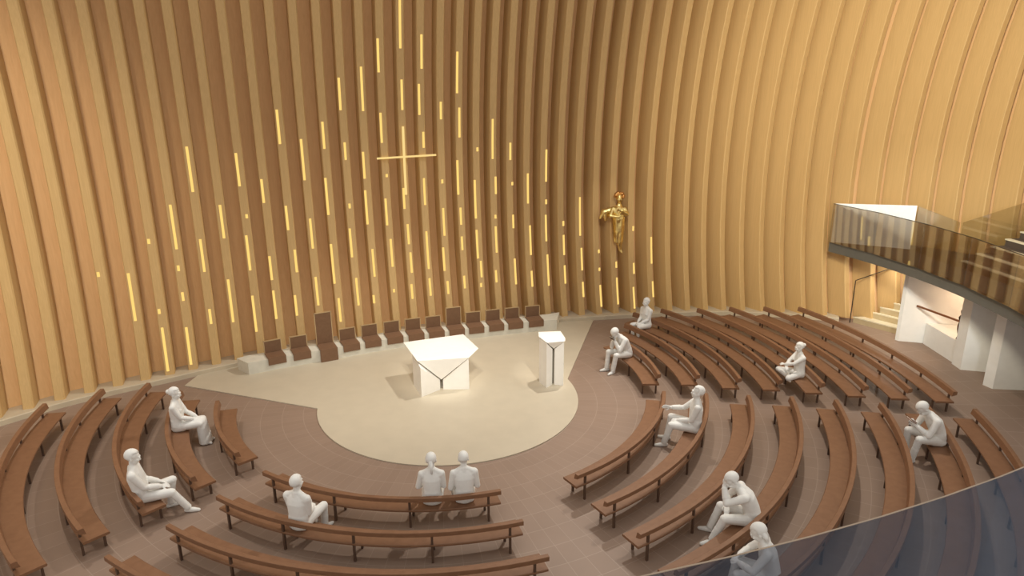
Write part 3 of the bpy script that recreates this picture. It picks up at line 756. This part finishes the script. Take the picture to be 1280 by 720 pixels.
o7, m7, h7 = person('white figure bent over a red book at the far right', R_R+6*SP+.20, -22.2, (-.98, .12), 1.22, lean=.32, curve=.45, hpitch=.25, hair='short',
    arms={-1: ((-.05, .45, .37), (-.35, .1, -1), (.1, .6, .6), (.6, 0, .3), .7), 1: ((.07, .45, .35), (.35, .1, -1), (-.1, .6, .6), (-.6, 0, .3), .7)}, feet={-1: (-.16, .50), 1: (.14, .46)})
person('white figure seen from behind, knees turned right, on the second front centre pew', R_C+SP+.20, -114.6, (.42, .9), 1.14, lean=.02, hpitch=.05, hair='short', arms=lap, feet={-1: (-.10, .46), 1: (.12, .48)})
person('white figure with a ponytail seen from behind, left of two on the first pew', R_C+.17, -92.9, (.05, 1), 1.12, lean=.04, hpitch=.1, female=True, hair='tail',
    arms={-1: ((-.14, .24, .24), (-.5, -.6, -.5)), 1: ((.12, .26, .24), (.35, -.6, -.6))}, feet={-1: (-.10, .42), 1: (.10, .42)})
person('white figure without ponytail seen from behind, right of two on the first pew', R_C+.19, -86.3, (-.05, 1), 1.1, lean=.06, hpitch=.15,
    arms={-1: ((-.14, .25, .22), (-.4, -.6, -.6)), 1: ((.13, .26, .22), (.4, -.6, -.6))}, feet={-1: (-.13, .46), 1: (.13, .46)})
person('white figure leaning back, one leg stretched out, on the third left pew', R_L+2*SP+.22, 217.9, (.95, .22), 1.18, lean=-.22, curve=.2, hpitch=.25,
    arms={-1: ((-.10, .26, .22), (-.4, -.7, -.5)), 1: ((.06, .30, .22), (.4, -.7, -.5))}, feet={-1: (-.16, .36), 1: (.10, .66)})
person('white figure in a long skirt on the second left pew', R_L+SP+.20, 195.4, (1, .02), 1.14, lean=.0, hpitch=.12, female=True, hair='bun', skirt=True,
    arms={-1: ((-.06, .34, .24), (-.3, -.6, -.7)), 1: ((.06, .32, .24), (.3, -.6, -.7))}, feet={-1: (-.06, .46), 1: (.06, .46)})

def book(label, c, rz, tilt, mat, s=1.0):
    r = thing('book', label, 'book', c, rz)
    for nm, mm, x0, x1, z0, z1 in (('cover', mat, -.085, .085, -.012, 0), ('pages', M['paper'], -.080, .080, 0, .016), ('cover', mat, -.085, .085, .016, .026)):
        bm = bmesh.new(); box(bm, x0*s, x1*s, -.065*s, .065*s, z0, z1); obj(nm, bm, mm, r)
    r.rotation_euler = (tilt, 0, rz)
    return r
def mid(h): return (h[-1][0]+h[1][0])/2+(h[-1][1]+h[1][1])*.055
f7 = math.atan2(.12, -.98)-PI/2
book('small red book held by the bent figure at the far right', mid(h7)+Vector((0, 0, .03)), f7, .55, M['book'], 1.15)
f1 = math.atan2(-.40, -.92)-PI/2
book('tiny dark book held before the face of the bent figure on the first right pew', mid(h1)+Vector((-.04, -.02, .0)), f1, .9, M['bronze'], .8)

# ------------------------------------------------------------------ golden figure on the wall
bm = bmesh.new()
Z0 = 2.38
cap(bm, (0.10, 0, .05), (.06, 0, .28), .045, .09); cap(bm, (.16, -.03, -.02), (.10, 0, .08), .03, .05)
cap(bm, (.06, 0, .28), (0, 0, .75), .10, .17); cap(bm, (0, 0, .75), (.0, 0, 1.15), .18, .17)
cap(bm, (-.02, 0, 1.15), (-.02, 0, 1.45), .20, .19); cap(bm, (-.02, 0, 1.45), (0, 0, 1.62), .2, .10)
for k in range(6): cap(bm, (.03+.12*math.cos(k), .12*math.sin(k), .35), (.0+.17*math.cos(k*1.05), .17*math.sin(k*1.05), 1.2), .035, .05)
cap(bm, (-.2, -.05, 1.52), (-.30, -.2, 1.30), .075, .065); cap(bm, (-.30, -.2, 1.30), (-.02, -.28, 1.28), .06, .045)
cap(bm, (.18, -.05, 1.52), (.27, -.18, 1.36), .075, .065); cap(bm, (.27, -.18, 1.36), (.08, -.28, 1.5), .06, .045)
cap(bm, (-.28, -.02, 1.48), (-.50, -.02, 1.40), .09, .11); cap(bm, (-.50, -.02, 1.40), (-.62, -.02, 1.20), .10, .05); cap(bm, (-.46, -.02, 1.36), (-.44, -.02, 1.14), .10, .06)
cap(bm, (.0, -.01, 1.62), (.0, -.02, 1.74), .07, .065)
ico(bm, (-.46, .02, 1.33), (.17, .07, .16), None, 2); ico(bm, (0, -.02, 1.42), (.27, .17, .20), None, 3); ico(bm, (.02, 0, .9), (.2, .16, .45), None, 3)
for k in range(5): cap(bm, (-.12+.06*k, -.14, 1.25), (-.04+.035*k, -.10, .35), .03, .022)
hd = Vector((.0, -.03, 1.88))
hb = bmesh.new(); head(hb, (0, 0, 0), Matrix.Rotation(PI, 3, 'Z'))
for v in hb.verts: v.co = v.co*1.35+hd
me_t = bpy.data.meshes.new('t'); hb.to_mesh(me_t); hb.free(); bm.from_mesh(me_t); bpy.data.meshes.remove(me_t)
for s in (-1, 1):
    hand(bm, (s*.05-.0, -.29, 1.29 if s < 0 else 1.5), (s*-.8, -.2, .2), (0, -1, 0), s, 1.3, .5)
g = remesh(bm, 'golden_statue', M['gold'], .014, None, 2)
gp = rib_front(RIBS[32], 3.4, -.02, -.32)
g.location = (gp.x, gp.y, Z0); g.rotation_euler = (0, 0, -.15)
tag(g, 'golden robed statue floating on the timber wall right of the cross', 'statue')
hm = bmesh.new()
for k in range(22):
    a = random.uniform(-.35, PI+.35); b_ = random.uniform(-.5, 1.2)
    ico(hm, (hd.x+.135*math.cos(a)*math.cos(b_*.6), hd.y+.02+.10*math.sin(b_), hd.z+.05+.13*math.sin(a)*math.cos(b_*.5)), random.uniform(.045, .07), None, 2)
ico(hm, (hd.x, hd.y+.05, hd.z+.05), (.14, .11, .14), None, 2)
remesh(hm, 'curled_hair', M['copper'], .014, g, 1)
bm = bmesh.new(); bar(bm, (0, .05, 1.2), (.08, .85, 1.25), .05); obj('wall_bracket', bm, M['steel'], g)
AMB = (.66, .66)
EXPO = .28
def LIGHTS():
    spot('overhead_spot', (5.2, 2.6, 11.8), (-1.6, -1.2, 0), 88, 2500, (1, .95, .86), .8, .2)
    spot('overhead_spot', (8.5, .3, 12.5), (8.6, -3.2, 0), 78, 1900, (1, .94, .84), .9, .2)  # added fill over the right pews where the first cone fades
    spot('overhead_spot', (-8, -2.2, 12.5), (-7.6, -4.8, 0), 66, 1100, (1, .94, .84), .9, .2)  # another added fill, for the left pews and their floor
    spot('platform_spot', (-1.0, -8, 13.5), (-1.0, 2.0, 0), 36, 2600, (1, .93, .80), 1.0, .6)
    spot('altar_spot', (1.0, -8, 10), (.0, .9, .6), 14, 2600, (1, .95, .86), .9, .1)
    spot('ambo_spot', (4.0, -8, 10), (3.0, .5, .7), 9, 2200, (1, .95, .86), .9, .1)
    spot('statue_fill', (3.5, -8, 11), (6.0, 5.9, 3.6), 11, 1300, (1, .92, .78), .9, .1)  # unseen added light, brightens the dim gold figure
    spot('wall_wash', (5, -9, 11), (14.5, 3.6, 6.8), 74, 6800, (1, .90, .67), 1.0, 1.0)
    spot('wall_wash', (-7, -11, 10.5), (-12.5, 1, 5), 60, 3300, (1, .90, .70), 1.0, 1.0)
    spot('balcony_fill', (9, -11, 7), (15, 1.8, 2.8), 30, 1700, (.95, .98, 1), .8, .3)  # added light out of view, whitens the piers and end panel
    area('stair_fill', (14.7, 3.0, 2.45), (14.9, 3.2, 0), .5, 30, (1, .93, .8))  # added light under the slab to lift the shaded treads
    area('niche_lamp', (15.9, 1.0, 2.4), (16.4, 1.0, 1.2), .3, 18, (1, .66, .4))
# ------------------------------------------------------------------ light
W = bpy.data.worlds.new('World'); SC.world = W; W.use_nodes = True
bg = W.node_tree.nodes['Background']; bg.inputs[1].default_value = 1.0
wn = W.node_tree; wtc = wn.nodes.new('ShaderNodeTexCoord'); wsx = wn.nodes.new('ShaderNodeSeparateXYZ'); wr_ = wn.nodes.new('ShaderNodeValToRGB')
wn.links.new(wtc.outputs['Generated'], wsx.inputs[0]); wn.links.new(wsx.outputs[2], wr_.inputs[0]); wn.links.new(wr_.outputs[0], bg.inputs[0])
wr_.color_ramp.elements[0].position = 0.0; wr_.color_ramp.elements[0].color = (AMB[0], AMB[0]*.94, AMB[0]*.86, 1)
wr_.color_ramp.elements[1].position = 1.0; wr_.color_ramp.elements[1].color = (AMB[1], AMB[1]*.96, AMB[1]*.90, 1)
def area(name, loc, tgt, size, e, col, shape='DISK', sy=None):
    d = bpy.data.lights.new(name, 'AREA'); d.shape = shape; d.size = size; d.energy = e; d.color = col
    if sy: d.size_y = sy
    o = bpy.data.objects.new(name, d); COL.objects.link(o); o.location = loc
    o.rotation_euler = (Vector(tgt)-Vector(loc)).to_track_quat('-Z', 'Y').to_euler(); return o
def spot(name, loc, tgt, ang, e, col, blend=.6, r=.3):
    d = bpy.data.lights.new(name, 'SPOT'); d.spot_size = math.radians(ang); d.spot_blend = blend; d.energy = e; d.color = col; d.shadow_soft_size = r
    o = bpy.data.objects.new(name, d); COL.objects.link(o); o.location = loc
    o.rotation_euler = (Vector(tgt)-Vector(loc)).to_track_quat('-Z', 'Y').to_euler(); return o
def sun(name, d3, e, col, ang):
    d = bpy.data.lights.new(name, 'SUN'); d.energy = e; d.color = col; d.angle = math.radians(ang)
    o = bpy.data.objects.new(name, d); COL.objects.link(o); o.location = (0, 0, 20)
    o.rotation_euler = Vector(d3).to_track_quat('-Z', 'Y').to_euler(); return o
LIGHTS()

# ------------------------------------------------------------------ camera
cd = bpy.data.cameras.new('Camera'); cam = bpy.data.objects.new('Camera', cd); COL.objects.link(cam)
cd.sensor_width = 36; cd.lens = 859.504/1280*36; cd.clip_start = .05; cd.clip_end = 200
rt, up, fw = Vector((.99366221,-.11227435,-.00546737)), Vector((.03762382,.28636109,.95738277)), Vector((.10592388,.95152078,-.28877039))
mw = Matrix((( rt.x, up.x, -fw.x, 0), (rt.y, up.y, -fw.y, -16.83820549), (rt.z, up.z, -fw.z, 8.1), (0, 0, 0, 1)))
cam.matrix_world = mw
SC.camera = cam
SC.view_settings.view_transform = 'Standard'; SC.view_settings.look = 'None'
SC.view_settings.gamma = 1; SC.view_settings.use_curve_mapping = False
SC.view_settings.exposure = EXPO
